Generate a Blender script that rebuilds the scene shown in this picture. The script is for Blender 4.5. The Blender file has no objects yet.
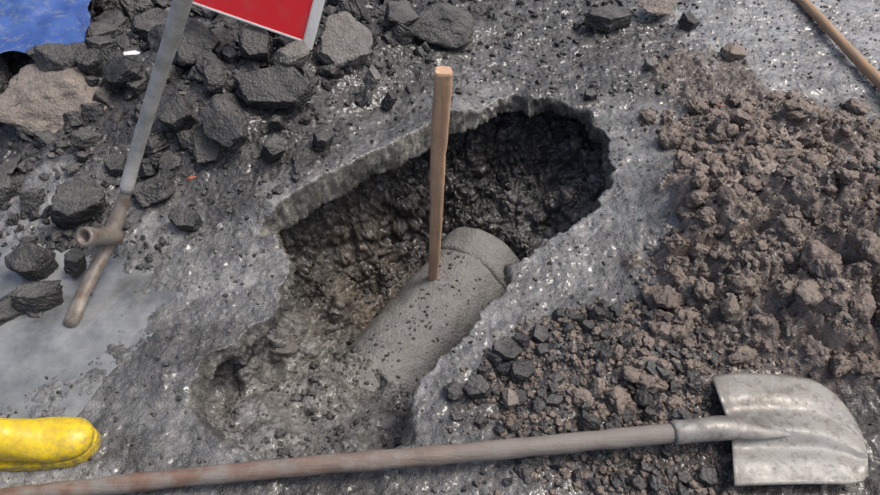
import bpy, bmesh, math, random
import numpy as np
from mathutils import Vector, Matrix, Euler, noise as mnoise

random.seed(7); rng=np.random.RandomState(11)
scene=bpy.context.scene
# ---------------------------------------------------------------- camera
CAMH=1.5; PITCH=math.radians(50); F=440/math.tan(math.radians(33))
cd=bpy.data.cameras.new("camera"); cam=bpy.data.objects.new("camera",cd); scene.collection.objects.link(cam)
cam.location=(0,0,CAMH); cam.rotation_euler=(math.radians(90)-PITCH,0,0)
cd.sensor_width=36; cd.lens=18/math.tan(math.radians(33)); cd.clip_end=500; cd.clip_start=0.02
scene.camera=cam
def P(u,v,z=0.0):
    """survey helper: photo measurement + real height -> world position in metres"""
    dx=u-440; du=247.5-v
    d=(dx, math.cos(PITCH)*F+math.sin(PITCH)*du, -math.sin(PITCH)*F+math.cos(PITCH)*du)
    t=(z-CAMH)/d[2]
    return Vector((d[0]*t,d[1]*t,z))
# ---------------------------------------------------------------- noise
def hash2(ix,iy,seed,iz=0):
    h=(ix.astype(np.int64)*374761393+iy.astype(np.int64)*668265263+seed*1442695041+iz*2147483647*3)&0xffffffff
    h=((h^(h>>13))*1274126177)&0xffffffff
    h=(h^(h>>16))&0xffffffff
    return h/4294967295.0
def perlin(x,y,seed=0):
    ix=np.floor(x);iy=np.floor(y);fx=x-ix;fy=y-iy
    u=fx*fx*fx*(fx*(fx*6-15)+10);v=fy*fy*fy*(fy*(fy*6-15)+10)
    def g(ox,oy):
        a=hash2(ix+ox,iy+oy,seed)*2*np.pi
        return np.cos(a)*(fx-ox)+np.sin(a)*(fy-oy)
    n0=g(0,0)*(1-u)+g(1,0)*u; n1=g(0,1)*(1-u)+g(1,1)*u
    return (n0*(1-v)+n1*v)*1.4
def fbm(x,y,sc,oc=4,seed=0,gain=.5):
    r=0;a=1;s=1/sc
    for i in range(oc):
        r=r+a*perlin(x*s+i*7.3,y*s-i*3.1,seed+i*13);a*=gain;s*=2.03
    return r
def h3(ix,iy,iz,seed):
    h=(ix*374761393+iy*668265263+iz*974634777+seed*1442695041)&0xffffffff
    h=((h^(h>>13))*1274126177)&0xffffffff
    h=((h^(h>>15))*668265263)&0xffffffff
    return ((h^(h>>16))&0xffffffff)/4294967295.0
def vnoise3(x,y,z,seed):
    ix=np.floor(x).astype(np.int64);iy=np.floor(y).astype(np.int64);iz=np.floor(z).astype(np.int64)
    fx=x-ix;fy=y-iy;fz=z-iz
    u=fx*fx*(3-2*fx);v=fy*fy*(3-2*fy);w=fz*fz*(3-2*fz);r=0
    for a in(0,1):
        for b in(0,1):
            for c in(0,1):
                r=r+h3(ix+a,iy+b,iz+c,seed)*(u if a else 1-u)*(v if b else 1-v)*(w if c else 1-w)
    return r*2-1
def fbm3(p,sc,oc,seed,gain=.55):
    r=0;a=1;s=1/sc
    for i in range(oc):
        r=r+a*vnoise3(p[0]*s+i*5.1,p[1]*s+i*1.7,p[2]*s-i*3.3,seed+i*7);a*=gain;s*=2.07
    return r
def clod3(p,sc,seed):
    x,y,z=[q/sc for q in p]
    ix=np.floor(x).astype(np.int64);iy=np.floor(y).astype(np.int64);iz=np.floor(z).astype(np.int64)
    f1=np.full(x.shape,9.);f2=np.full(x.shape,9.);idv=np.zeros(x.shape)
    for a in(-1,0,1):
        for b in(-1,0,1):
            for c in(-1,0,1):
                cx=ix+a;cy=iy+b;cz=iz+c
                d=np.sqrt((cx+h3(cx,cy,cz,seed)-x)**2+(cy+h3(cx,cy,cz,seed+1)-y)**2+(cz+h3(cx,cy,cz,seed+2)-z)**2)
                m=d<f1;f2=np.where(m,f1,np.minimum(f2,d));idv=np.where(m,h3(cx,cy,cz,seed+3),idv);f1=np.where(m,d,f1)
    return np.sqrt(np.clip(1-(f1/.85)**2,0,1))*(.2+.8*idv)*np.clip((f2-f1)/.25,0,1)
def worley(x,y,sc,seed=0):
    x=x/sc;y=y/sc;ix=np.floor(x);iy=np.floor(y)
    f1=np.full(x.shape,9.);f2=np.full(x.shape,9.);idv=np.zeros(x.shape)
    for ox in(-1,0,1):
        for oy in(-1,0,1):
            cx=ix+ox;cy=iy+oy
            px=cx+.1+.8*hash2(cx,cy,seed);py=cy+.1+.8*hash2(cx,cy,seed+5)
            d=np.hypot(px-x,py-y);m=d<f1
            f2=np.where(m,f1,np.minimum(f2,d)); idv=np.where(m,hash2(cx,cy,seed+9),idv); f1=np.where(m,d,f1)
    return f1,f2,idv
def sst(a,b,x):
    t=np.clip((x-a)/(b-a),0,1);return t*t*(3-2*t)
def clods(x,y,sc,seed):
    w=.35*sc
    xx=x+w*perlin(x/sc*1.3,y/sc*1.3,seed+50);yy=y+w*perlin(x/sc*1.3+9,y/sc*1.3,seed+51)
    f1,f2,i=worley(xx,yy,sc,seed)
    return np.sqrt(np.clip(1-(f1/.75)**2,0,1))*(.25+.75*i)*sst(0,.25,f2-f1)
def mix(a,b,t):return a*(1-t)+b*t
# ---------------------------------------------------------------- terrain grid
def axis(a,b,step,far):
    c=np.arange(a,b+1e-6,step); o=[];d=step;p=0
    while p<far: d*=1.45;p+=d;o.append(p)
    o=np.array(o); return np.concatenate([(a-o)[::-1],c,b+o])
XA=axis(-2.05,2.05,.0042,120); YA=axis(.40,2.85,.0042,120)
NX,NY=len(XA),len(YA)
X,Y=np.meshgrid(XA,YA); X=X.copy();Y=Y.copy()
near=sst(3.6,2.3,np.abs(X))*sst(4.5,3.0,Y)*sst(-.8,.3,Y)
holepx=[(258,230),(300,205),(335,187),(372,166),(405,152),(450,127),(486,108),(512,96),(532,101),(556,97),(574,107),(590,111),(597,127),(610,139),(606,152),(614,168),
(613,186),(600,194),(603,208),(584,217),(568,233),(548,238),(530,254),(514,268),(505,290),(486,310),(468,336),(442,358),(424,378),(415,400),(412,425),(408,444),
(370,458),(310,464),(250,460),(214,440),(194,412),(190,388),(199,366),(222,350),(250,330),(274,308),(288,282),(290,262),(282,248)]
hp=[P(u,v,0) for u,v in holepx]
poly=np.array([(p.x,p.y) for p in hp])
def polysdf(x,y,poly):
    best=np.full(x.shape,1e9);nx=np.zeros(x.shape);ny=np.zeros(x.shape);ins=np.zeros(x.shape,bool)
    n=len(poly)
    for i in range(n):
        a=poly[i];b=poly[(i+1)%n];e=b-a
        t=np.clip(((x-a[0])*e[0]+(y-a[1])*e[1])/(e@e),0,1)
        dx=a[0]+t*e[0]-x;dy=a[1]+t*e[1]-y;d=np.hypot(dx,dy);m=d<best
        best=np.where(m,d,best);nx=np.where(m,dx,nx);ny=np.where(m,dy,ny)
        c=((a[1]>y)!=(b[1]>y))&(x<(b[0]-a[0])*(y-a[1])/(b[1]-a[1]+1e-12)+a[0]); ins^=c
    l=np.maximum(np.hypot(nx,ny),1e-9);return np.where(ins,best,-best),nx/l,ny/l
SLABSIDE=lambda X,Y: sst(.16,.02,X)*sst(1.3,1.42,Y)
def warpS(X,Y):
    k=.017*(1-.8*SLABSIDE(X,Y))
    return polysdf(X+k*fbm(X,Y,.09,5,3),Y+k*fbm(X,Y,.09,5,8),poly)
S,GX,GY=warpS(X,Y)
sg=np.where(S<0,-1,1);GX=GX*sg;GY=GY*sg     # outward direction
def blur(a,k,n=2):
    for _ in range(n):
        for ax in(0,1):
            c=np.cumsum(np.pad(a,[(k+1,k) if i==ax else (0,0) for i in(0,1)],mode='edge'),axis=ax)
            a=(np.take(c,range(2*k+1,c.shape[ax]),axis=ax)-np.take(c,range(0,c.shape[ax]-2*k-1),axis=ax))/(2*k+1)
    return a
GX=blur(GX,4);GY=blur(GY,4)
def idw(x,y,pts,vals,pw=4,eps=.02):
    vals=np.array(vals,float);
    if vals.ndim==1: vals=vals[:,None]
    W=np.zeros(x.shape);R=[np.zeros(x.shape) for _ in range(vals.shape[1])]
    for (px,py),v in zip(pts,vals):
        w=1/((x-px)**2+(y-py)**2+eps*eps)**(pw/2);W+=w
        for i in range(len(v)):R[i]+=w*v[i]
    return [r/W for r in R]
def XYs(l,z=0): return [tuple(P(a[0],a[1],z)[:2]) for a in l]
lipc=[(258,230,1),(330,187,1),(400,155,1),(480,112,1),(540,97,1),(600,125,.9),(616,184,.8),(560,238,.8),(503,290,.9),(450,350,.9),(415,400,.7),(408,444,.2),
(300,464,0),(214,440,0),(190,395,.45),(222,350,.95),(250,330,1),(274,308,1),(290,262,1),(350,455,0)]
LIPf=lambda x,y: idw(x,y,XYs(lipc),[c[2] for c in lipc],3,.03)[0]
LIP=LIPf(X,Y)
UC=[(258,230,.10),(330,187,.16),(400,155,.17),(480,112,.17),(540,97,.16),(600,125,.11),(616,184,.06),(560,238,.08),(450,350,.07),(290,262,.09),(250,330,.09),(222,350,.06)]
Uf=lambda x,y: idw(x,y,XYs(UC),[c[2] for c in UC],3,.03)[0]
U=Uf(X,Y)
SS=SLABSIDE(X,Y)
# ---------------- surface relief
def bumps(lst):
    h=np.zeros(X.shape)
    for u,v,z,rx,ry in lst:
        p=P(u,v,z);h=h+ z*np.exp(-(((X-p.x)/rx)**2+((Y-p.y)/ry)**2))
    return h
mound=bumps([(770,190,.13,.28,.17),(870,230,.11,.25,.2),(700,215,.05,.16,.12),(820,320,.05,.25,.18),(720,290,.04,.2,.12),(790,140,.07,.3,.14),(640,360,.03,.2,.12),(960,260,.12,.4,.3)])
rub=bumps([(230,70,.13,.35,.28),(90,60,.12,.3,.25),(330,40,.1,.3,.25),(60,170,.06,.2,.2),(200,130,.07,.25,.12),(450,20,.06,.25,.2)])
mm=sst(.015,.06,mound+.012*fbm(X,Y,.1,3,77))
cpts=[]
def C(cls,*uv):
    for u,v in uv: cpts.append((u,v,cls))
A=(.195,.198,.197,.95,.0); A2=(.14,.142,.141,.9,.12); G=(.078,.078,.078,.75,.4); B=(.19,.154,.129,.35,.95); B2=(.30,.245,.208,.5,.5)
D=(.062,.058,.055,.55,.85); K=(.043,.043,.044,.55,.6); W=(.27,.275,.28,1.0,.05); Bd=(.11,.09,.077,.45,1)
C(A,(150,260),(220,235),(180,290),(240,275),(210,320),(130,250),(330,200),(570,255),(535,285),(630,190),(645,230),(505,315),(625,150),(440,390),(600,245),(560,275),(470,350),(300,212),(370,160))
C(A2,(120,350),(140,410),(110,440),(150,330),(150,380),(170,440),(345,165),(430,120),(390,140),(470,90),(430,470),(420,450),(520,475),(200,495),(610,290),(560,300),(440,420),(470,430),(100,300),(640,120))
C(G,(370,130),(520,70),(560,40),(620,70),(480,60),(640,30),(570,80),(540,20),(330,150),(240,210),(120,230),(230,190),(650,90),(580,480),(170,345),(360,490),(240,380),(300,490),(205,345))
C(B,(700,240),(800,250),(850,260),(760,250),(850,330),(690,260),(760,320),(880,380),(870,180),(820,350),(950,300))
C(B2,(760,185),(710,190),(810,190),(730,210),(850,215),(690,205),(780,170),(750,200),(720,225),(800,215))
C(Bd,(700,130),(780,130),(820,150),(690,290),(650,340),(720,345),(780,355),(720,100),(850,150),(680,80))
C(D,(560,340),(500,375),(620,380),(600,330),(560,400),(670,380),(650,410),(700,450),(700,485),(640,480),(530,350),(540,430),(600,430),(880,430))
C(K,(100,100),(200,60),(280,120),(200,160),(300,150),(330,60),(420,40),(30,160),(130,160),(50,260),(380,70),(250,30),(20,300),(0,100),(400,90),(470,20))
C(W,(800,25),(740,10),(850,60),(780,60),(870,100),(700,20),(20,380),(60,440),(40,350),(0,230),(30,210),(90,480),(20,480),(900,60))
cp=[(P(u,v,0).x,P(u,v,0).y) for u,v,_ in cpts]
wX=X+.07*fbm(X,Y,.15,5,61,.6); wY=Y+.07*fbm(X,Y,.15,5,65,.6)
cr,cg,cb,wet,rough=idw(wX,wY,cp,[c for _,_,c in cpts],6,.02)
Z0=mound+rub
grv=sst(-.45,.15,fbm(X,Y,.14,4,15,.6))   # patches of gravel showing through slurry
Z0=Z0+.012*fbm(X,Y,.3,3,1)+.006*fbm(X,Y,.07,4,2,.55)+(.0045*clods(X,Y,.024,4)+.0025*clods(X,Y,.012,14))*grv
gr=clods(X,Y,.085,5)
bq=P(790,430,.04);bm_=sst(1.5,.8,np.hypot((X-bq.x)/.19,(Y-bq.y)/.17))
cl=.030*gr+.019*clods(X,Y,.045,6)+.010*clods(X,Y,.022,7)+.004*clods(X,Y,.012,8)+.007*fbm(X,Y,.04,4,18,.6)
big=.065*clods(X,Y,.17,55)*mm
Z0=Z0+(cl*.85+big)*rough*(.6+.5*mm)*(1-.75*bm_)-.3*mound*bm_
pud=np.exp(-(((X-P(0,310,0).x)/.30)**2+((Y-P(0,320,0).y)/.36)**2)); Z0=Z0-.04*pud
slabm=np.exp(-(np.minimum(S,0)/.13)**2)*LIP*SS
Z0=(Z0+slabm*.055)*near+ (1-near)*.004*fbm(X,Y,1.5,2,90)
# ---------------- broken crust edge: face, then underside tucked back under the crust
T=.075*(.9+.2*fbm(X,Y,.15,2,17))+.04*SS
s=S
a=np.clip(s/.03,0,1); b=sst(.03,.055,s)
offA=np.where(s>0,np.minimum(s,.076)+U*b+.02*sst(.055,.075,s),0)
zA=np.where(s>0,Z0-T*a-.012*b,Z0)
zB=Z0-.14*sst(-.01,.075,s)
ragged=.008*fbm(X,Y,.03,4,44,.65)*np.exp(-((s-.02)/.03)**2)
PX=X+GX*(offA*LIP+ragged); PY=Y+GY*(offA*LIP+ragged)
PZ=np.where(s>-.01,zA*LIP+zB*(1-LIP),Z0)
wall2=sst(0,.010,s)*(1-sst(.03,.055,s))*LIP
fm=(s>-.01)&(s<.09)
q=np.zeros(X.shape);pp3=(PX[fm],PY[fm],PZ[fm])
q[fm]=(.012*fbm3(pp3,.05,5,221,.6)+.006*clod3(pp3,.012,225))*(1-.45*SS[fm])
q*=wall2;PX-=GX*q;PY-=GY*q
wallm=sst(-.004,.004,s)*(1-sst(.028,.045,s))*LIP
wc=np.full(X.shape,.2);wc[fm]=(.13+.15*clod3(pp3,.011,31)+.07*fbm3(pp3,.06,4,5))*(1+.25*SS[fm])
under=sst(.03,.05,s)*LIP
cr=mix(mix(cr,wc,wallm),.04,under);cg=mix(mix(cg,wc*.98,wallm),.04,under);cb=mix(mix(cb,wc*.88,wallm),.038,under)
v1=1+.22*fbm(X,Y,.06,6,70,.7); v1=np.clip(v1,.45,1.7)
v2=1+.30*fbm(X,Y,.30,4,170,.6)
v1=v1*v2*(1+.3*(gr-.4)*rough)*(1-.35*grv*(1-rough))
cr*=v1;cg*=v1;cb*=v1
def arrmesh(name,co,q,cols=None,wet=None):
    me=bpy.data.meshes.new(name);k=q.shape[1]
    me.vertices.add(len(co));me.vertices.foreach_set("co",np.ascontiguousarray(co,np.float32).ravel())
    me.loops.add(q.size);me.loops.foreach_set("vertex_index",np.ascontiguousarray(q,np.int32).ravel())
    me.polygons.add(len(q));me.polygons.foreach_set("loop_start",np.arange(0,q.size,k,dtype=np.int32))
    me.polygons.foreach_set("use_smooth",np.ones(len(q),bool))
    me.update(calc_edges=True)
    if cols is not None:
        at=me.attributes.new("soil_and_shade",'FLOAT_COLOR','POINT')
        c4=np.ones((len(co),4),np.float32);c4[:,:3]=cols;at.data.foreach_set("color",c4.ravel())
    if wet is not None:
        at=me.attributes.new("wet",'FLOAT','POINT');at.data.foreach_set("value",wet.astype(np.float32).ravel())
    ob=bpy.data.objects.new(name,me);scene.collection.objects.link(ob);return ob
def gridmesh(name,PX,PY,PZ,cols=None,wet=None,keep=None):
    ny,nx=PX.shape
    co=np.stack([PX,PY,PZ],-1).reshape(-1,3).astype(np.float32)
    i=np.arange(ny*nx).reshape(ny,nx)
    q=np.stack([i[:-1,:-1],i[:-1,1:],i[1:,1:],i[1:,:-1]],-1).reshape(-1,4).astype(np.int32)
    if keep is not None:
        kk=(keep[:-1,:-1]&keep[:-1,1:]&keep[1:,1:]&keep[1:,:-1]).ravel();q=q[kk]
        used=np.zeros(ny*nx,bool);used[q.ravel()]=True;mp=np.cumsum(used)-1
        q=mp[q];co=co[used]
        if cols is not None:cols=cols[used]
        if wet is not None:wet=wet.ravel()[used]
    return arrmesh(name,co,q,cols,wet)
cols=np.clip(np.stack([cr,cg,cb],-1).reshape(-1,3),.01,.6)
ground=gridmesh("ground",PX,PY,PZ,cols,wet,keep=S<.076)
# ---------------------------------------------------------------- pipe axis (needed to bed the earth around it)
ZT=-.325;pa=P(386,352,ZT);pb=P(474,250,ZT);d=(pb-pa);d.z=0;d.normalize();R=.17
a0=pa-d*.09;a1=pb+d*.0;pz=ZT-R
# ---------------------------------------------------------------- trench earth (walls and floor of the excavation)
fl=[(285,250,-.34),(305,250,-.38),(330,300,-.38),(295,325,-.33),(262,352,-.25),(225,375,-.15),(240,415,-.10),(300,400,-.20),(260,440,-.04),(350,440,-.11),
(395,435,-.15),(395,395,-.28),(335,350,-.34),(350,255,-.46),(330,225,-.40),(385,215,-.46),(370,245,-.54),(365,290,-.54),(430,190,-.48),(425,225,-.56),(400,250,-.58),(470,350,-.58),(495,290,-.56),(435,385,-.44),
(530,240,-.40),(520,212,-.27),(560,190,-.25),(585,160,-.24),(605,185,-.26),(540,150,-.30),(505,150,-.36),(475,165,-.42),(462,200,-.42),(500,215,-.27),(515,228,-.30),(520,195,-.25),(570,125,-.28),(300,365,-.30),(350,395,-.26),(530,120,-.34),(335,325,-.40),(480,130,-.42),(365,372,-.33)]
gx=np.arange(poly[:,0].min()-.24,poly[:,0].max()+.24,.0032);gy=np.arange(poly[:,1].min()-.2,poly[:,1].max()+.26,.0032)
TX,TY=np.meshgrid(gx,gy)
TS,_,_=warpS(TX,TY);TL=LIPf(TX,TY);TU=Uf(TX,TY);TSS=SLABSIDE(TX,TY)
fp=[tuple(P(u,v,z)[:2]) for u,v,z in fl];fv=[z for _,_,z in fl]
FLt,=idw(TX,TY,fp,fv,3,.04)
FLt=FLt+.035*fbm(TX,TY,.17,3,21,.5)*sst(0,-.15,FLt)
# dug clear on both sides of the pipe
al=(TX-pa.x)*d.x+(TY-pa.y)*d.y; ac=np.abs(-(TX-pa.x)*d.y+(TY-pa.y)*d.x+.012*fbm(TX,TY,.08,3,95))
aln=al+.03*fbm(TX,TY,.1,4,96)
clear=sst(-.075,-.02,aln)*sst(.50,.43,aln)*sst(R+.12,R+.01,ac)
FLt=FLt*(1-clear)+np.minimum(FLt,pz+.02+.03*fbm(TX,TY,.1,3,97))*clear
steep=(.05+.06*sst(-.1,.35,fbm(TX,TY,.2,3,88)))*(1-.9*TSS)*(1-.6*sst(-.2,-.3,TX))
cc=sst(-TU*TL-.015,steep+.02+.05*(1-TL),TS+.02*fbm(TX,TY,.08,3,91))
TZ=(-.03-.065*TL-.04*TSS)*(1-cc)+FLt*cc
step_=.0032
dzx=np.gradient(blur(TZ,3),step_,axis=1);dzy=np.gradient(blur(TZ,3),step_,axis=0)
nl=np.sqrt(dzx**2+dzy**2+1);nX=-dzx/nl;nY=-dzy/nl;nZ=1/nl
p3=(TX,TY,TZ)
c1_=clod3(p3,.075,301);c2_=clod3(p3,.034,305);c3_=clod3(p3,.016,309)
f3=fbm3(p3,.12,6,311,.6)
smooth=sst(-.42,-.25,TZ)*sst(.06,-.10,TX)*sst(1.30,1.12,TY)*.8*sst(.0,.10,TS)      # slurry covered ramp, less lumpy
amp=sst(-.02,-.10,TZ)*(1-smooth)*(1-.6*clear)
D3=(.026*f3+.030*c1_+.018*c2_+.009*c3_-.02)*amp+.005*c3_+.010*f3*smooth
TX2=TX+nX*D3;TY2=TY+nY*D3;TZ2=TZ+nZ*D3
pc=[(300,250,(.065,.06,.052)),(275,290,(.05,.048,.045)),(240,335,(.05,.048,.045)),(205,365,(.06,.058,.055)),(330,300,(.115,.108,.096)),(300,330,(.14,.136,.125)),(265,365,(.165,.163,.155)),(300,400,(.155,.152,.142)),(260,440,(.165,.164,.158)),(380,440,(.13,.129,.123)),  # dark points under the tongue: dark rubble plus painted overhang shade
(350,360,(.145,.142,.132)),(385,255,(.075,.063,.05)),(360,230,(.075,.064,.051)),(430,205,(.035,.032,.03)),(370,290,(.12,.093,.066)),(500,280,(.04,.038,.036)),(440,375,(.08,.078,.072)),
(520,225,(.09,.088,.084)),(570,150,(.045,.044,.043)),(590,190,(.055,.055,.053)),(480,170,(.035,.034,.033)),(400,400,(.125,.123,.117)),(530,170,(.055,.054,.052)),(540,110,(.02,.02,.02)),(330,200,(.03,.028,.026)),(420,160,(.022,.021,.02))]  # near-black points paint shade under slab and rim into the earth colour
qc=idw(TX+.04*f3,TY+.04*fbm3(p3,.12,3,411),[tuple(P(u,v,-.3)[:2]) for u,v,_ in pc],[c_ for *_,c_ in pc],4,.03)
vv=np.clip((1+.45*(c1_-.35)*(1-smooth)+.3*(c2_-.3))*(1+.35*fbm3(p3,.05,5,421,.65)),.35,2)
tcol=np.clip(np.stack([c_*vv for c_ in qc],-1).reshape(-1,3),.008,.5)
twet=.45+.35*sst(0,.5,fbm3(p3,.1,3,431))
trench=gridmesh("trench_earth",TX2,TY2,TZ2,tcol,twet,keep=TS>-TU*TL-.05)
def idx(x,y):
    return int(np.clip(np.searchsorted(YA,y),0,NY-1)),int(np.clip(np.searchsorted(XA,x),0,NX-1))
def idt(x,y):
    return int(np.clip(np.searchsorted(gy,y),0,len(gy)-1)),int(np.clip(np.searchsorted(gx,x),0,len(gx)-1))
# ---------------------------------------------------------------- materials
def newmat(name):
    m=bpy.data.materials.new(name);m.use_nodes=True;nt=m.node_tree;b=nt.nodes["Principled BSDF"];return m,nt,b
def math_(nt,op,a,b):
    n=nt.nodes.new('ShaderNodeMath');n.operation=op
    for i,x in enumerate((a,b)):
        if hasattr(x,'links'): nt.links.new(x,n.inputs[i])
        else:n.inputs[i].default_value=x
    return n.outputs[0]
def mixc(nt,f,a,b,mode='MIX'):
    n=nt.nodes.new('ShaderNodeMix');n.data_type='RGBA';n.blend_type=mode
    for i,x in ((0,f),(6,a),(7,b)):
        if hasattr(x,'links'): nt.links.new(x,n.inputs[i])
        else:n.inputs[i].default_value=x if i==0 else (*x,1)
    return n.outputs[2]
def mr(nt,x,a,b,c,d):
    n=nt.nodes.new('ShaderNodeMapRange');nt.links.new(x,n.inputs[0])
    for i,v in enumerate((a,b,c,d)):n.inputs[i+1].default_value=v
    return n.outputs[0]
def noi(nt,co,sc,det=5,r=.6):
    n=nt.nodes.new('ShaderNodeTexNoise');n.inputs['Scale'].default_value=sc;n.inputs['Detail'].default_value=det;n.inputs['Roughness'].default_value=r
    nt.links.new(co,n.inputs['Vector']);return n.outputs[0]
def vor(nt,co,sc):
    n=nt.nodes.new('ShaderNodeTexVoronoi');n.inputs['Scale'].default_value=sc;nt.links.new(co,n.inputs['Vector']);return n
def bump(nt,b,h,strength,dist):
    n=nt.nodes.new('ShaderNodeBump');n.inputs['Strength'].default_value=strength;n.inputs['Distance'].default_value=dist
    nt.links.new(h,n.inputs['Height']);nt.links.new(n.outputs[0],b.inputs['Normal']);return n
m,nt,b=newmat("wet_soil")
tc=nt.nodes.new('ShaderNodeTexCoord').outputs['Object']
at=nt.nodes.new('ShaderNodeAttribute');at.attribute_name="soil_and_shade"
aw=nt.nodes.new('ShaderNodeAttribute');aw.attribute_name="wet"
n1=noi(nt,tc,60,5,.7); n2=noi(nt,tc,300,2,.6); v=vor(nt,tc,170)
sp=mr(nt,v.outputs['Color'],.65,1,.0,1.0)
f=mr(nt,n1,.3,.7,.55,1.45)
vm=nt.nodes.new('ShaderNodeVectorMath');vm.operation='SCALE';nt.links.new(at.outputs['Color'],vm.inputs[0]);nt.links.new(f,vm.inputs['Scale'])
spk=math_(nt,'MULTIPLY',sp,mr(nt,v.outputs['Distance'],.2,.35,.45,0))
c2=mixc(nt,spk,vm.outputs[0],(.32,.31,.295))
nt.links.new(c2,b.inputs['Base Color'])
rg=math_(nt,'SUBTRACT',mr(nt,noi(nt,tc,14,4,.6),.38,.62,.95,.62),math_(nt,'MULTIPLY',aw.outputs['Fac'],.45))
nt.links.new(rg,b.inputs['Roughness'])
b.inputs['Specular IOR Level'].default_value=.6
b.inputs['Coat Roughness'].default_value=.14
# standing film of water: smoother than the grains beneath it
cbm=nt.nodes.new('ShaderNodeBump');cbm.inputs['Strength'].default_value=.35;cbm.inputs['Distance'].default_value=.006;nt.links.new(noi(nt,tc,45,3,.6),cbm.inputs['Height']);nt.links.new(cbm.outputs[0],b.inputs['Coat Normal'])
nt.links.new(math_(nt,'MULTIPLY',mr(nt,noi(nt,tc,9,4,.65),.36,.52,0,1.0),aw.outputs['Fac']),b.inputs['Coat Weight'])
h=math_(nt,'ADD',math_(nt,'MULTIPLY',n1,.9),math_(nt,'MULTIPLY',n2,.4)); h=math_(nt,'SUBTRACT',h,math_(nt,'MULTIPLY',v.outputs['Distance'],.4))
bump(nt,b,h,.8,.006)
ground.data.materials.append(m); trench.data.materials.append(m)
def rockmat(name,dark,light,mud,mudamt,rough=.55):
    m,nt,b=newmat(name);tc=nt.nodes.new('ShaderNodeTexCoord').outputs['Object']
    n1=noi(nt,tc,25,6,.7);n2=noi(nt,tc,150,3,.7);v=vor(nt,tc,110)
    c=mixc(nt,mr(nt,n1,.35,.65,0,1),dark,light)
    sp=math_(nt,'MULTIPLY',mr(nt,v.outputs['Color'],.65,1,0,.9),mr(nt,v.outputs['Distance'],.25,.4,1,0))
    c=mixc(nt,sp,c,(light[0]*2.0,light[1]*1.95,light[2]*1.85))
    g=nt.nodes.new('ShaderNodeNewGeometry');sx=nt.nodes.new('ShaderNodeSeparateXYZ');nt.links.new(g.outputs['Normal'],sx.inputs[0])
    mf=math_(nt,'MULTIPLY',mr(nt,sx.outputs[2],.3,.95,0,1),mr(nt,noi(nt,tc,9,4,.65),.4,.6,0,mudamt))
    c=mixc(nt,mf,c,mud);nt.links.new(c,b.inputs['Base Color'])
    nt.links.new(mr(nt,n2,.3,.7,rough-.12,rough+.2),b.inputs['Roughness'])
    h=math_(nt,'ADD',math_(nt,'MULTIPLY',n1,1.2),math_(nt,'MULTIPLY',n2,.5));h=math_(nt,'SUBTRACT',h,math_(nt,'MULTIPLY',v.outputs['Distance'],.5))
    bump(nt,b,h,.8,.007);return m
ASPH=rockmat("broken_asphalt",(.024,.025,.027),(.058,.058,.058),(.14,.137,.13),.6,.42)
GRAV=rockmat("grey_stone",(.10,.098,.093),(.20,.195,.185),(.19,.18,.165),.6,.5)
PITG=rockmat("pit_stone",(.08,.076,.069),(.14,.136,.125),(.14,.13,.12),.6,.5)
CONC=rockmat("muddy_concrete",(.15,.13,.112),(.27,.24,.21),(.25,.215,.185),.7,.6)
CLAY=rockmat("clay",(.125,.10,.083),(.21,.172,.145),(.26,.215,.182),.7,.55)
# ---------------------------------------------------------------- rocks
def proto(seed,flat=1.0,n=16,thr=.14,amp=.05,bev=.05,it=4,boxy=.5,slab=False):
    r=random.Random(seed);bm=bmesh.new()
    if slab:
        k=r.choice([5,6,7]);a0=r.uniform(0,6)
        for i in range(k):
            a=a0+2*math.pi*(i+r.uniform(-.3,.3))/k;R_=r.uniform(.75,1)
            for z in(-1,1):
                q=R_*r.uniform(.78,1.02);bm.verts.new((math.cos(a)*q,math.sin(a)*q,z*r.uniform(.7,1)))
    else:
        for i in range(n):
            d=Vector([r.gauss(0,1) for _ in range(3)]);d.normalize()
            mx=max(abs(d.x),abs(d.y),abs(d.z)); d=d*(1-boxy)+d/mx*boxy*.9; d*=r.uniform(.82,1)
            bm.verts.new((d.x,d.y,d.z*flat))
    res=bmesh.ops.convex_hull(bm,input=bm.verts)
    bmesh.ops.delete(bm,geom=[v for v in bm.verts if not v.link_faces],context='VERTS')
    bmesh.ops.bevel(bm,geom=list(bm.edges),offset=bev,segments=1,affect='EDGES',clamp_overlap=True)
    bmesh.ops.triangulate(bm,faces=bm.faces)
    for _ in range(it):
        e=[e for e in bm.edges if e.calc_length()>thr]
        if not e:break
        bmesh.ops.subdivide_edges(bm,edges=e,cuts=1);bmesh.ops.triangulate(bm,faces=[f for f in bm.faces if len(f.verts)>3])
    bm.normal_update()
    off=Vector((seed*3.1,seed*1.7,0))
    for v_ in bm.verts:
        v_.co+=v_.normal*(amp*mnoise.fractal(v_.co*2.2+off,.7,2.1,6)+ amp*.3*mnoise.noise(v_.co*12+off))
    bm.verts.index_update()
    co=np.array([v_.co[:] for v_ in bm.verts]);q=np.array([[v_.index for v_ in f.verts] for f in bm.faces]);bm.free();return co,q
BIG=[proto(i,1,12+i%4,.075,.08,.03,6,.5,slab=(i in (0,2,4,5,7,9))) for i in range(10)]
MED=[proto(100+i,1,11,.2,.08,.03,4,.4,slab=i%2==0) for i in range(14)]
SML=[proto(200+i,1,11,.5,.10,.04,2,.2,slab=i%3==0) for i in range(14)]
CLD=[proto(300+i,1,26,.3,.22,.12,3,.0) for i in range(10)]
def xf(pr,loc,rot,sc):
    M=np.array(Euler(rot).to_matrix());return (pr[0]*np.array(sc))@M.T+np.array(loc),pr[1]
def merge(name,parts,mat):
    o=0;cs=[];qs=[]
    for c_,q_ in parts: cs.append(c_);qs.append(q_+o);o+=len(c_)
    ob=arrmesh(name,np.concatenate(cs),np.concatenate(qs));ob.data.materials.append(mat);return ob
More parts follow.
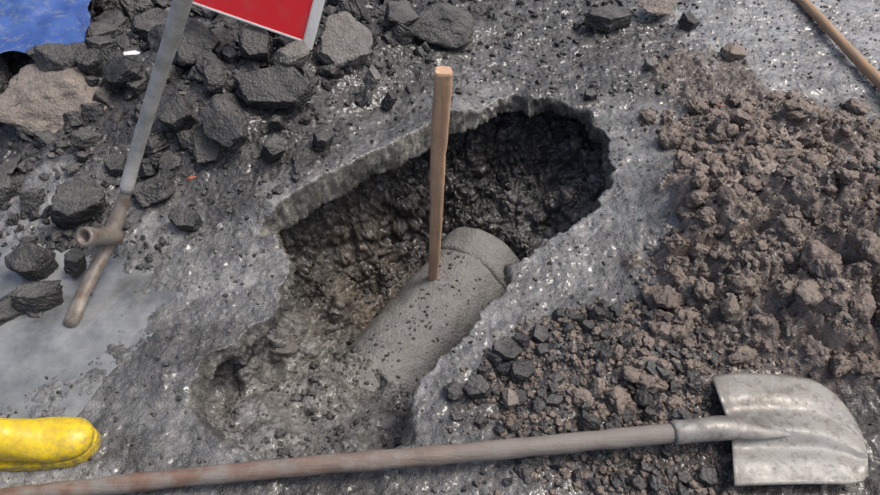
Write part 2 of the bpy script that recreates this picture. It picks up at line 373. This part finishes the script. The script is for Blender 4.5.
A_=ASPH;chunks=[
("concrete_chunk",48,100,.245,.16,.10,(8,6,-12),.10,CONC,1),
("asphalt_chunk",278,88,.17,.085,.035,(28,4,-8),.17,A_,2),
("asphalt_chunk",224,128,.10,.07,.03,(30,18,-38),.15,A_,0),
("asphalt_chunk",177,112,.075,.075,.045,(20,-15,30),.16,A_,4),
("asphalt_chunk",195,45,.12,.09,.06,(35,-20,50),.2,A_,4),
("asphalt_chunk",255,45,.085,.06,.05,(20,20,-20),.22,A_,5),
("stone_chunk",294,55,.065,.05,.04,(25,-10,20),.24,GRAV,6),
("stone_slab_chunk",345,42,.135,.12,.04,(35,10,15),.17,GRAV,7),
("asphalt_chunk",436,25,.16,.12,.07,(20,5,0),.1,A_,8),
("asphalt_chunk",400,18,.10,.08,.05,(20,5,40),.12,A_,4),
("asphalt_chunk",608,18,.14,.06,.03,(5,8,8),.05,A_,9),
("stone_chunk",655,6,.11,.06,.045,(5,0,15),.05,CONC,1),
("stone_chunk",734,52,.06,.045,.03,(5,10,10),.03,CLAY,3),
("asphalt_chunk",688,22,.05,.05,.03,(15,10,40),.03,A_,4),
("asphalt_chunk",122,72,.11,.055,.035,(30,-25,-20),.18,A_,5),
("asphalt_chunk",92,64,.05,.05,.04,(10,0,20),.17,A_,0),
("asphalt_chunk",155,30,.12,.08,.05,(20,15,30),.14,A_,9),
("asphalt_chunk",80,205,.105,.075,.06,(18,12,24),.05,A_,7),
("asphalt_chunk",32,262,.08,.055,.045,(10,-15,20),.03,A_,5),
("asphalt_chunk",40,296,.075,.045,.03,(-10,12,25),.02,A_,0),
("asphalt_chunk",186,220,.06,.04,.022,(14,4,-15),.03,A_,0),
("asphalt_chunk",75,262,.04,.04,.03,(0,20,30),.03,A_,9),
("asphalt_chunk",302,165,.05,.055,.04,(10,30,10),.06,A_,1),
("asphalt_chunk",275,148,.05,.04,.035,(30,10,30),.09,A_,2),
("asphalt_chunk",322,140,.05,.04,.03,(10,10,60),.07,A_,4),
("asphalt_chunk",214,78,.04,.07,.05,(40,0,10),.2,A_,6),
("asphalt_chunk",506,350,.055,.035,.022,(4,8,10),.02,A_,5),
("asphalt_chunk",478,388,.045,.035,.025,(10,-8,-15),.02,A_,7),
("asphalt_chunk",522,372,.04,.035,.022,(0,14,25),.02,A_,0),
("asphalt_chunk",455,392,.03,.03,.02,(10,0,25),.015,A_,6),
("stone_chunk",510,398,.022,.03,.018,(0,0,15),.02,CONC,3),
("stone_chunk",281,346,.055,.05,.04,(0,25,40),-.22,PITG,8),
("asphalt_chunk",240,352,.06,.04,.04,(10,25,-40),-.12,A_,5),
("asphalt_chunk",540,335,.03,.03,.02,(10,0,35),.02,A_,2),
("stone_chunk",650,66,.04,.035,.03,(5,0,25),.02,GRAV,4),
("asphalt_chunk",590,95,.035,.03,.02,(5,0,25),.02,A_,4),
("stone_chunk",372,78,.03,.05,.03,(5,30,25),.12,GRAV,2),
("asphalt_chunk",390,100,.03,.03,.03,(5,30,25),.06,A_,2),
]
for nm,u,v_,sx,sy,sz,rot,z,mat,pi in chunks:
    p=P(u,v_,z);c_,q_=xf(BIG[pi],p,[math.radians(a) for a in rot],(sx,sy,sz));merge(nm,[(c_,q_)],mat)
def inpoly(u,v,pl):
    c=False;n=len(pl)
    for i in range(n):
        a=pl[i];b_=pl[(i+1)%n]
        if (a[1]>v)!=(b_[1]>v) and u<(b_[0]-a[0])*(v-a[1])/(b_[1]-a[1])+a[0]: c=not c
    return c
def scatter(name,polypx,n,smin,smax,mat,protos,seed,flat=(.5,.9),sink=.35,pw=2.2,inside=False,zr=0,tilt=.35,minr=0):
    r=random.Random(seed);pl=[tuple(P(u,v,zr)[:2]) for u,v in polypx];xs=[a[0] for a in pl];ys=[a[1] for a in pl];parts=[];k=0
    while len(parts)<n and k<n*30:
        k+=1;x=r.uniform(min(xs),max(xs));y=r.uniform(min(ys),max(ys))
        if not inpoly(x,y,pl):continue
        s_=smin+(smax-smin)*r.random()**pw
        if inside:
            j,i=idt(x,y)
            if TS[j,i]<.02 or nl[j,i]>1.5:continue
            x=float(TX2[j,i]);y=float(TY2[j,i]);z=float(TZ2[j,i])
        else:
            j,i=idx(x,y)
            if S[j,i]>-s_*1.2:continue
            if bm_[j,i]>.5 and s_>.012:continue
            if minr and rough[j,i]<minr*r.random():continue
            x=float(PX[j,i]);y=float(PY[j,i]);z=float(PZ[j,i])
        fz=r.uniform(*flat)
        parts.append(xf(r.choice(protos),(x,y,z+s_*fz*(1-sink*2)*.6),(r.gauss(0,tilt),r.gauss(0,tilt),r.uniform(0,6.3)),(s_,s_*r.uniform(.6,1),s_*fz)))
    return merge(name,parts,mat)
RH=[(-120,-40),(480,-40),(490,20),(400,80),(330,135),(270,160),(200,180),(150,215),(60,230),(30,330),(-60,330),(-150,150)]
scatter("asphalt_rubble",RH,190,.04,.10,ASPH,BIG,21,pw=1.3,tilt=.5,flat=(.35,.7),sink=.2)
scatter("asphalt_rubble",RH,520,.016,.05,ASPH,MED,1,pw=1.6,tilt=.6)
scatter("stone_rubble",RH,260,.008,.03,GRAV,SML,2)
scatter("asphalt_crumbs",[(-60,-20),(700,-30),(680,90),(600,100),(500,90),(380,140),(260,220),(170,250),(60,340),(-60,340)],2000,.005,.022,ASPH,SML,3,pw=2.4)
CL=[(640,110),(900,90),(960,420),(760,370),(640,440),(560,400),(640,280)]
scatter("clay_clods",CL,800,.008,.05,CLAY,CLD,4,pw=3,sink=.3,minr=.6)
scatter("clay_crumbs",CL,3200,.002,.011,CLAY,CLD,41,pw=1.8,sink=.3,minr=.5)
scatter("mound_gravel",CL,500,.004,.018,GRAV,SML,42,pw=2.4,sink=.3,minr=.5)
DR=[(500,330),(600,300),(700,330),(740,500),(480,500),(430,400)]
scatter("dark_crumbs",DR,520,.006,.032,ASPH,MED,5,pw=3.0,minr=.6)
scatter("clay_grit",DR,1700,.003,.015,CLAY,CLD,51,pw=2.2,minr=.6)
GR=[(-80,200),(640,-20),(920,-20),(940,520),(-80,520)]
scatter("gravel",GR,3200,.002,.008,GRAV,SML,6,pw=2.3)
scatter("grit",GR,2400,.002,.010,ASPH,SML,61,pw=2.6)
PI=[(190,150),(640,90),(640,260),(430,480),(190,480)]
scatter("pit_gravel",PI,1900,.002,.010,PITG,SML,8,pw=2.4,inside=True,zr=-.2)
scatter("pit_crumbs",PI,500,.004,.018,ASPH,CLD,9,pw=2.8,inside=True,zr=-.2)
# ---------------------------------------------------------------- tubes
def catmull(pts,n):
    pts=[np.array(p,float) for p in pts];pts=[2*pts[0]-pts[1]]+pts+[2*pts[-1]-pts[-2]];o=[]
    for i in range(1,len(pts)-2):
        for k in range(n):
            t=k/n;a,b_,c_,d=pts[i-1:i+3];o.append(.5*((2*b_)+(-a+c_)*t+(2*a-5*b_+4*c_-d)*t*t+(-a+3*b_-3*c_+d)*t**3))
    o.append(pts[-2]);return o
def tube(name,keys,n=12,seg=28,mat=None,wob=0,up=(0,0,1),cap=True,seed=0,wf=18,sq=1.0):
    K=catmull([tuple(k) for k in keys],n);vs=[];fs=[]
    for i,k in enumerate(K):
        p=Vector(k[:3]);t=(Vector(K[min(i+1,len(K)-1)][:3])-Vector(K[max(i-1,0)][:3])).normalized()
        u=Vector(up);s_=t.cross(u).normalized();w=s_.cross(t).normalized()
        for j in range(seg):
            a=2*math.pi*j/seg;ca=math.cos(a);sa=math.sin(a)
            ca=math.copysign(abs(ca)**sq,ca);sa=math.copysign(abs(sa)**sq,sa)
            d=s_*ca*k[3]+w*sa*k[4]
            q=p+d
            if wob:q=q+d.normalized()*wob*mnoise.fractal(q*wf+Vector((seed,0,0)),.8,2,4)
            vs.append(q[:])
        if i:
            for j in range(seg):
                a0=(i-1)*seg+j;a1=(i-1)*seg+(j+1)%seg;fs.append((a0,a1,a1+seg,a0+seg))
    if cap:
        for base,e in((0,0),((len(K)-1)*seg,-1)):
            vs.append(tuple(K[e][:3]));c_=len(vs)-1
            for j in range(seg):
                t_=(c_,base+(j+1)%seg,base+j) if e==0 else (c_,base+j,base+(j+1)%seg);fs.append(t_)
    me=bpy.data.meshes.new(name);me.from_pydata(vs,[],fs);me.update()
    for p_ in me.polygons:p_.use_smooth=len(p_.vertices)==4
    ob=bpy.data.objects.new(name,me);scene.collection.objects.link(ob)
    if mat:me.materials.append(mat)
    return ob
def empty(name,loc=(0,0,0)):
    e=bpy.data.objects.new(name,None);scene.collection.objects.link(e);return e
def woodmat(name,ca,cb_,mud,mudamt,axis,rough=.5,bs=.4,xg=None):
    m,nt,b=newmat(name);t=nt.nodes.new('ShaderNodeTexCoord').outputs['Object'];mp=nt.nodes.new('ShaderNodeMapping')
    nt.links.new(t,mp.inputs[0]);sc=[60,60,60];sc[axis]=3;mp.inputs['Scale'].default_value=sc
    n1=noi(nt,mp.outputs[0],1.5,6,.65);c=mixc(nt,mr(nt,n1,.35,.65,0,1),ca,cb_)
    n2=noi(nt,t,12,6,.7);fac=mr(nt,n2,.40,.58,0,mudamt)
    if xg:   # mud gets heavier along the tool towards its blade
        sx=nt.nodes.new('ShaderNodeSeparateXYZ');nt.links.new(t,sx.inputs[0]);fac=math_(nt,'MAXIMUM',fac,math_(nt,'MULTIPLY',mr(nt,sx.outputs[0],xg[0],xg[1],0,1),mr(nt,n2,.25,.5,.55,.95)))
    c=mixc(nt,fac,c,mud);nt.links.new(c,b.inputs['Base Color'])
    nt.links.new(mr(nt,n2,.3,.7,rough-.1,rough+.25),b.inputs['Roughness']);bump(nt,b,math_(nt,'ADD',n1,math_(nt,'MULTIPLY',n2,1.5)),bs,.004);return m
WOOD=woodmat("ash_wood",(.70,.47,.31),(.52,.31,.18),(.38,.26,.18),.5,2)
WOODM=woodmat("muddy_wood",(.22,.135,.10),(.15,.095,.072),(.23,.212,.192),.95,0,bs=.7,xg=(-.6,.25))
WOODT=woodmat("pale_wood",(.46,.29,.16),(.33,.2,.11),(.28,.22,.18),.5,1)
# ---------------------------------------------------------------- pipe
MUD=rockmat("mud_coated_concrete",(.155,.154,.148),(.225,.223,.215),(.25,.246,.235),.7,.5)
pipe=empty("concrete_pipe")
def pk(p,r):return (p.x,p.y,pz,r,r)
t1=tube("pipe_barrel",[pk(a0-d*.1,R),pk(a0,R),pk(pa+d*.2,R),pk(a1,R),pk(a1+d*.09,R)],36,130,MUD,.005,wf=12);t1.parent=pipe
t2=tube("pipe_collar",[pk(a1-d*.035,R*.97),pk(a1-d*.02,R*1.045),pk(a1+d*.03,R*1.06),pk(a1+d*.08,R*1.05),pk(a1+d*.10,R*.98)],6,110,MUD,.004,seed=4);t2.parent=pipe
# mud crumbs that fell on the pipe
r=random.Random(5);parts=[];side=Vector((-d.y,d.x,0))
for i in range(420):
    tt=r.uniform(-.1,.55);an=r.gauss(0,.5)
    if abs(an)>1.1:continue
    s_=.0015+.0065*r.random()**3
    if tt<.12:s_*=1.4
    q=a0+d*tt+side*math.sin(an)*R;q.z=pz+R*math.cos(an)+.001
    parts.append(xf(r.choice(CLD if i%2 else SML),q,(r.uniform(0,6),r.uniform(0,6),0),(s_,s_*.8,s_*.7)))
merge("fallen_crumbs",parts,PITG)
# wooden handle standing in the pit
base=P(433,281,-.35);topz=.506;top=P(443.5,70,topz)
tp=lambda t:base.lerp(top,t)
def hk(t,a,b_):
    p=tp(t);return (p.x,p.y,p.z,a,b_)
tube("wooden_tool_handle",[hk(0,.017,.015),hk(.1,.0175,.016),hk(.4,.0195,.017),(*(tp(.65)+Vector((-.003,0,0))),.0215,.018),hk(.9,.0235,.019),hk(.985,.0235,.019),hk(.995,.0225,.018),hk(1,.021,.0165)],8,40,WOOD,.002,up=(0,1,0),sq=.62)
# shovel
m,nt,b=newmat("muddy_steel");t=nt.nodes.new('ShaderNodeTexCoord').outputs['Object']
n1=noi(nt,t,9,6,.65);n2=noi(nt,t,45,6,.7)
c=mixc(nt,mr(nt,n1,.4,.62,0,1),(.32,.315,.295),(.21,.20,.185));c=mixc(nt,mr(nt,n2,.5,.66,0,.75),c,(.13,.12,.11));nt.links.new(c,b.inputs['Base Color'])
nt.links.new(mr(nt,n1,.4,.6,.0,.4),b.inputs['Metallic']) ;nt.links.new(mr(nt,n2,.3,.7,.3,.6),b.inputs['Roughness']);bump(nt,b,math_(nt,'ADD',n1,n2),.35,.004)
STEEL=m
shovel=empty("shovel")
def pt(u,v,z,r,r2=None):
    p=P(u,v,z);return (p.x,p.y,p.z,r,r2 or r)
h=tube("handle",[pt(-150,516,.03,.018),pt(30,494,.03,.019),pt(200,476,.04,.020),pt(380,460,.05,.021),pt(540,446,.062,.0215),pt(690,431,.078,.022)],20,32,WOODM,.0025,wf=14);h.parent=shovel
h=tube("socket",[pt(672,433,.077,.0245),pt(676,432.5,.077,.026),pt(700,430,.079,.027),pt(722,428,.080,.028,.025),pt(738,429,.078,.024,.018),pt(765,432,.071,.016,.011),pt(795,434,.062,.005,.003)],8,28,STEEL,.001);h.parent=shovel
topc=catmull([(712,376),(738,373),(775,374),(812,380),(836,395),(852,415),(863,436),(868,456)],6)
botc=catmull([(735,486),(765,485),(800,484),(830,484),(852,484),(864,481),(868,471),(868,456)],6)
ns=40;L=len(topc)
vs=[];fs=[]
for i in range(L):
    t=i/(L-1)
    for j in range(ns+1):
        q=j/ns;uu=topc[i][0]*(1-q)+botc[i][0]*q;vv_=topc[i][1]*(1-q)+botc[i][1]*q
        c_=2*q-1
        if t<.25: uu+= (1-abs(c_))*8*(1-t/.25)
        z=.050+.018*(1-c_*c_)*(1-.5*t)+.012*math.exp(-(c_/.12)**2)*max(0,1-t*1.7)-.016*math.exp(-((abs(c_)-.34)/.17)**2)*(1-t)
        if t<.06: z+=.012*(1-t/.06)*min(1,abs(c_)*2)
        z+=.003*mnoise.noise(Vector((uu*.02,vv_*.02,0)))
        vs.append(P(uu,vv_,z)[:])
for i in range(L-1):
    for j in range(ns):
        a=i*(ns+1)+j;fs.append((a,a+1,a+ns+2,a+ns+1))
me=bpy.data.meshes.new("blade");me.from_pydata(vs,[],fs);me.update();ob=bpy.data.objects.new("blade",me);scene.collection.objects.link(ob)
for p_ in me.polygons:p_.use_smooth=True
me.materials.append(STEEL);sm=ob.modifiers.new("s",'SOLIDIFY');sm.thickness=.003;sm.offset=-1;ob.parent=shovel
# upper right wooden pole
a=P(770,-35,.03);b_=P(960,158,.06)
tube("wooden_pole",[(a.x,a.y,.03,.017,.017),(*((a*2+b_)/3)[:2],.03,.0175,.0175),(*((a+b_*2)/3)[:2],.035,.018,.018),(b_.x,b_.y,.05,.018,.018)],10,20,WOODT,.002)
# ---------------------------------------------------------------- pickaxe with steel shaft
m,nt,b=newmat("galvanised_steel");t=nt.nodes.new('ShaderNodeTexCoord').outputs['Object'];n1=noi(nt,t,18,6,.7)
c=mixc(nt,mr(nt,n1,.4,.65,0,1),(.66,.66,.64),(.42,.41,.38));nt.links.new(c,b.inputs['Base Color']);b.inputs['Metallic'].default_value=.05
nt.links.new(mr(nt,n1,.3,.7,.35,.6),b.inputs['Roughness']);bump(nt,b,n1,.2,.003);GALV=m
m,nt,b=newmat("rusty_steel");t=nt.nodes.new('ShaderNodeTexCoord').outputs['Object'];n1=noi(nt,t,22,6,.7)
c=mixc(nt,mr(nt,n1,.4,.62,0,1),(.27,.25,.22),(.16,.125,.1));nt.links.new(c,b.inputs['Base Color']);b.inputs['Metallic'].default_value=.2
b.inputs['Roughness'].default_value=.5;bump(nt,b,n1,.4,.004);RUST=m
pick=empty("pickaxe")
o=tube("shaft",[pt(126,190,.17,.018),pt(137,150,.29,.0175),pt(158,80,.53,.0175),pt(180,10,.77,.0178),pt(196,-60,.97,.018)],10,24,GALV,.0008,up=(1,0,0));o.parent=pick
o=tube("pick_head",[pt(127,186,.18,.013,.013),pt(122,205,.135,.016,.018),pt(112,232,.09,.021,.023),pt(99,262,.06,.017,.019),pt(84,292,.035,.014,.018),pt(73,317,.012,.012,.02),pt(68,326,-.005,.004,.016)],8,24,RUST,.0015,up=(1,0,0));o.parent=pick
e0=P(118,236,.085);e1=P(92,227,.155)
def ring(name,p0,p1,ro,ri,mat):
    vs=[];fs=[];t=(p1-p0).normalized();s_=t.cross(Vector((0,0,1))).normalized();w=s_.cross(t);n=32
    prof=[(0,ri*.9),(0,ro*.9),(.1,ro),(.75,ro),(.8,ro*1.12),(.97,ro*1.12),(1,ro*1.05),(1,ri),(.1,ri)]
    for f_,r_ in prof:
        for j in range(n):
            a=2*math.pi*j/n;vs.append((p0.lerp(p1,f_)+s_*math.cos(a)*r_+w*math.sin(a)*r_)[:])
    for i in range(len(prof)-1):
        for j in range(n):
            a=i*n+j;b2=i*n+(j+1)%n;fs.append((a,b2,b2+n,a+n))
    fs.append(tuple((len(prof)-1)*n+j for j in range(n)))
    me=bpy.data.meshes.new(name);me.from_pydata(vs,[],fs);me.update()
    for p_ in me.polygons:p_.use_smooth=len(p_.vertices)==4
    ob=bpy.data.objects.new(name,me);scene.collection.objects.link(ob);me.materials.append(mat);return ob
o=ring("eye_socket",e0,e1+Vector((.01,-.06,.03)),.023,.016,RUST);o.parent=pick
# ---------------------------------------------------------------- yellow rubber boot
m,nt,b=newmat("yellow_rubber");t=nt.nodes.new('ShaderNodeTexCoord').outputs['Object'];n1=noi(nt,t,16,6,.7);n2=noi(nt,t,60,5,.7)
c=mixc(nt,mr(nt,n1,.3,.7,0,1),(.80,.60,.02),(.66,.46,.015))
g=nt.nodes.new('ShaderNodeSeparateXYZ');nt.links.new(t,g.inputs[0])
lowm=math_(nt,'MULTIPLY',mr(nt,g.outputs[2],.0,.085,1,.35),mr(nt,n2,.42,.6,0,.9));c=mixc(nt,lowm,c,(.2,.17,.1))
nt.links.new(c,b.inputs['Base Color']);b.inputs['Roughness'].default_value=.38;bump(nt,b,n2,.12,.003);YEL=m
boot=empty("rubber_boot")
tz=P(93,436,.04);hd=P(-10,446,.04)-tz;hd.z=0;hd.normalize()
def bk(dist,z,rw,rh,off=0):
    p=tz+hd*dist;return (p.x+off*hd.y,p.y-off*hd.x,z,rw,rh)
o=tube("boot_upper",[bk(0,.036,.006,.005),bk(.003,.0365,.020,.015),bk(.012,.038,.034,.025),bk(.03,.040,.045,.033),bk(.055,.043,.050,.037),bk(.085,.045,.052,.040),bk(.11,.049,.051,.043),bk(.15,.058,.046,.050),bk(.19,.07,.043,.058),bk(.225,.1,.042,.056),bk(.245,.15,.047,.055),bk(.25,.22,.054,.06),bk(.25,.32,.06,.066),bk(.25,.36,.061,.067)],8,36,YEL,.0025,up=(hd.x*-.6,hd.y*-.6,1),cap=True,wf=14);o.parent=boot
vs=[];fs=[];n=48
def solew(t):
    return .050*(1 if t<.5 else 1-.18*math.sin((t-.5)*2*math.pi*.5))*min(1,math.sqrt(max(0,1-((abs(t-.5)*2)**5))))
sd=Vector((-hd.y,hd.x,0));out=[]
for i in range(n+1):
    t=.5-.5*math.cos(math.pi*i/n);out.append((t,solew(t)))
ringp=[(t,w) for t,w in out]+[(t,-w) for t,w in out[::-1][1:-1]]
for z,ex in((-.012,.96),(.004,1.03),(.02,1.03),(.024,.98)):
    for t,w in ringp:
        p=tz+hd*(-.002+.29*t);p=p+sd*w*ex;vs.append((p.x,p.y,z))
M_=len(ringp)
for k in range(3):
    for j in range(M_):
        fs.append((k*M_+j,k*M_+(j+1)%M_,(k+1)*M_+(j+1)%M_,(k+1)*M_+j))
fs.append(tuple(range(M_))[::-1]);fs.append(tuple(3*M_+j for j in range(M_)))
me=bpy.data.meshes.new("boot_sole");me.from_pydata(vs,[],fs);me.update();ob=bpy.data.objects.new("boot_sole",me);scene.collection.objects.link(ob);me.materials.append(YEL);ob.parent=boot
# ---------------------------------------------------------------- road sign (red plate)
def flatmat(name,col,rough,mud=.3,metal=0):
    m,nt,b=newmat(name);t=nt.nodes.new('ShaderNodeTexCoord').outputs['Object'];n1=noi(nt,t,10,6,.7)
    c=mixc(nt,mr(nt,n1,.5,.7,0,mud),col,(.25,.22,.2));nt.links.new(c,b.inputs['Base Color']);b.inputs['Roughness'].default_value=rough;b.inputs['Metallic'].default_value=metal;return m
RED=flatmat("red_paint",(.82,.025,.035),.35,.25);WHT=flatmat("white_paint",(.76,.76,.74),.4,.5)
sign=empty("road_sign")
BR=P(303,41,.24);BL=P(188,1,.36);ex=(BR-BL);wl=ex.length;ex.normalize();nrm=ex.cross(Vector((0.02,.35,1))).normalized();ey=nrm.cross(ex)*-1
if ey.z<0:ey=-ey
nrm=ex.cross(ey)
def box(name,o,sx,sy,sz,mat,bev=.002):
    bm=bmesh.new();bmesh.ops.create_cube(bm,size=1)
    for v_ in bm.verts:
        q=o+ex*((v_.co.x+.5)*sx)+ey*((v_.co.y+.5)*sy)+nrm*((v_.co.z)*sz);v_.co=q
    bmesh.ops.recalc_face_normals(bm,faces=bm.faces)
    if bev:bmesh.ops.bevel(bm,geom=list(bm.edges),offset=bev,segments=2,affect='EDGES')
    me=bpy.data.meshes.new(name);bm.to_mesh(me);bm.free();ob=bpy.data.objects.new(name,me);scene.collection.objects.link(ob);me.materials.append(mat);ob.parent=sign
box("plate",BL+ey*.004,wl,.42,.003,RED,0);box("bottom_rim",BL-ey*.004,wl,.008,.01,WHT)
box("side_rim",BR-ey*.02,.035,.45,.022,WHT,.004);box("left_rim",BL-ex*.012-ey*.004,.012,.43,.012,WHT);box("top_rim",BL+ey*.424,wl,.008,.01,WHT)
box("white_bar",BL+ex*.06+ey*.18+nrm*.0035,wl-.12,.08,.003,WHT,0)
# ---------------------------------------------------------------- blue tarpaulin
m,nt,b=newmat("blue_plastic");t=nt.nodes.new('ShaderNodeTexCoord').outputs['Object'];n1=noi(nt,t,7,5,.65)
c=mixc(nt,mr(nt,n1,.3,.7,0,1),(.03,.075,.28),(.06,.13,.36));c=mixc(nt,mr(nt,noi(nt,t,30,6,.75),.5,.66,0,.6),c,(.2,.23,.27));nt.links.new(c,b.inputs['Base Color']);b.inputs['Roughness'].default_value=.3;bump(nt,b,n1,.4,.01)
tx,ty=np.meshgrid(np.linspace(0,1,120),np.linspace(0,1,90))
c00=P(-160,85,.1);c10=P(80,70,.1);c01=P(-160,-90,.1);c11=P(130,-60,.1)
def bl(i):return (c00[i]*(1-tx)+c10[i]*tx)*(1-ty)+(c01[i]*(1-tx)+c11[i]*tx)*ty
bx=bl(0)+.05*fbm(tx,ty,.3,3,5);by=bl(1)+.05*fbm(tx,ty,.3,3,6)
bz=.170+.025*fbm(bx,by,.35,3,9)+.02*np.abs(fbm(bx,by,.2,3,12))
o=gridmesh("blue_tarpaulin",bx,by,bz);o.data.materials.append(m)
# ---------------------------------------------------------------- puddle
m,nt,b=newmat("muddy_water");t=nt.nodes.new('ShaderNodeTexCoord').outputs['Object'];n1=noi(nt,t,5,5,.65)
c=mixc(nt,mr(nt,n1,.38,.62,0,1),(.12,.13,.137),(.29,.305,.313));nt.links.new(c,b.inputs['Base Color']);b.inputs['Roughness'].default_value=.03  # pale blotches: milky slurry plus sky reflection painted into the colour
b.inputs['Specular IOR Level'].default_value=1.0
bump(nt,b,noi(nt,t,16,3,.5),.15,.01)
vs=[];cx,cy=P(5,330,0)[:2]
for i in range(72):
    a=2*math.pi*i/72;r=1+.12*math.sin(3*a+1)+.07*math.sin(7*a);vs.append((cx-.12+.47*r*math.cos(a),cy+.47*r*math.sin(a),-.008))
me=bpy.data.meshes.new("puddle");me.from_pydata(vs,[],[tuple(range(72))]);ob=bpy.data.objects.new("puddle",me);scene.collection.objects.link(ob);me.materials.append(m)
# small debris
def chip(name,u,v,z,s,rot,col):
    m=flatmat(name+"_mat",col,.5,.3);c_,q_=xf(MED[3],P(u,v,z),rot,s);merge(name,[(c_,q_)],m)
chip("brick_fragment",847,136,.13,(.03,.012,.01),(0,.2,-.3),(.4,.12,.05))
chip("brick_fragment",192,178,.11,(.02,.012,.01),(0,.2,.9),(.3,.1,.05))
chip("plastic_scrap",132,53,.24,(.035,.012,.004),(.3,.2,.5),(.7,.7,.7))
chip("brick_fragment",722,106,.06,(.025,.008,.008),(0,.2,.3),(.28,.11,.07))
# ---------------------------------------------------------------- light
EL=math.radians(60);AZ=math.radians(80)  # azimuth from +Y toward +X
w=bpy.data.worlds.new("World");scene.world=w;w.use_nodes=True;nt=w.node_tree
sk=nt.nodes.new('ShaderNodeTexSky');sk.sky_type='NISHITA';sk.sun_disc=False;sk.sun_elevation=EL;sk.sun_rotation=AZ;sk.dust_density=7;sk.air_density=1;sk.ozone_density=1
nt.links.new(sk.outputs[0],nt.nodes['Background'].inputs[0]);nt.nodes['Background'].inputs[1].default_value=.15
ld=bpy.data.lights.new("sun",'SUN');ld.energy=1.4;ld.angle=math.radians(16);ld.color=(1,.98,.95)
lo=bpy.data.objects.new("sun",ld);scene.collection.objects.link(lo)
dv=Vector((math.sin(AZ)*math.cos(EL),math.cos(AZ)*math.cos(EL),math.sin(EL)));lo.rotation_euler=dv.to_track_quat('Z','Y').to_euler()
scene.view_settings.view_transform='Standard';scene.view_settings.look='None';scene.view_settings.exposure=0
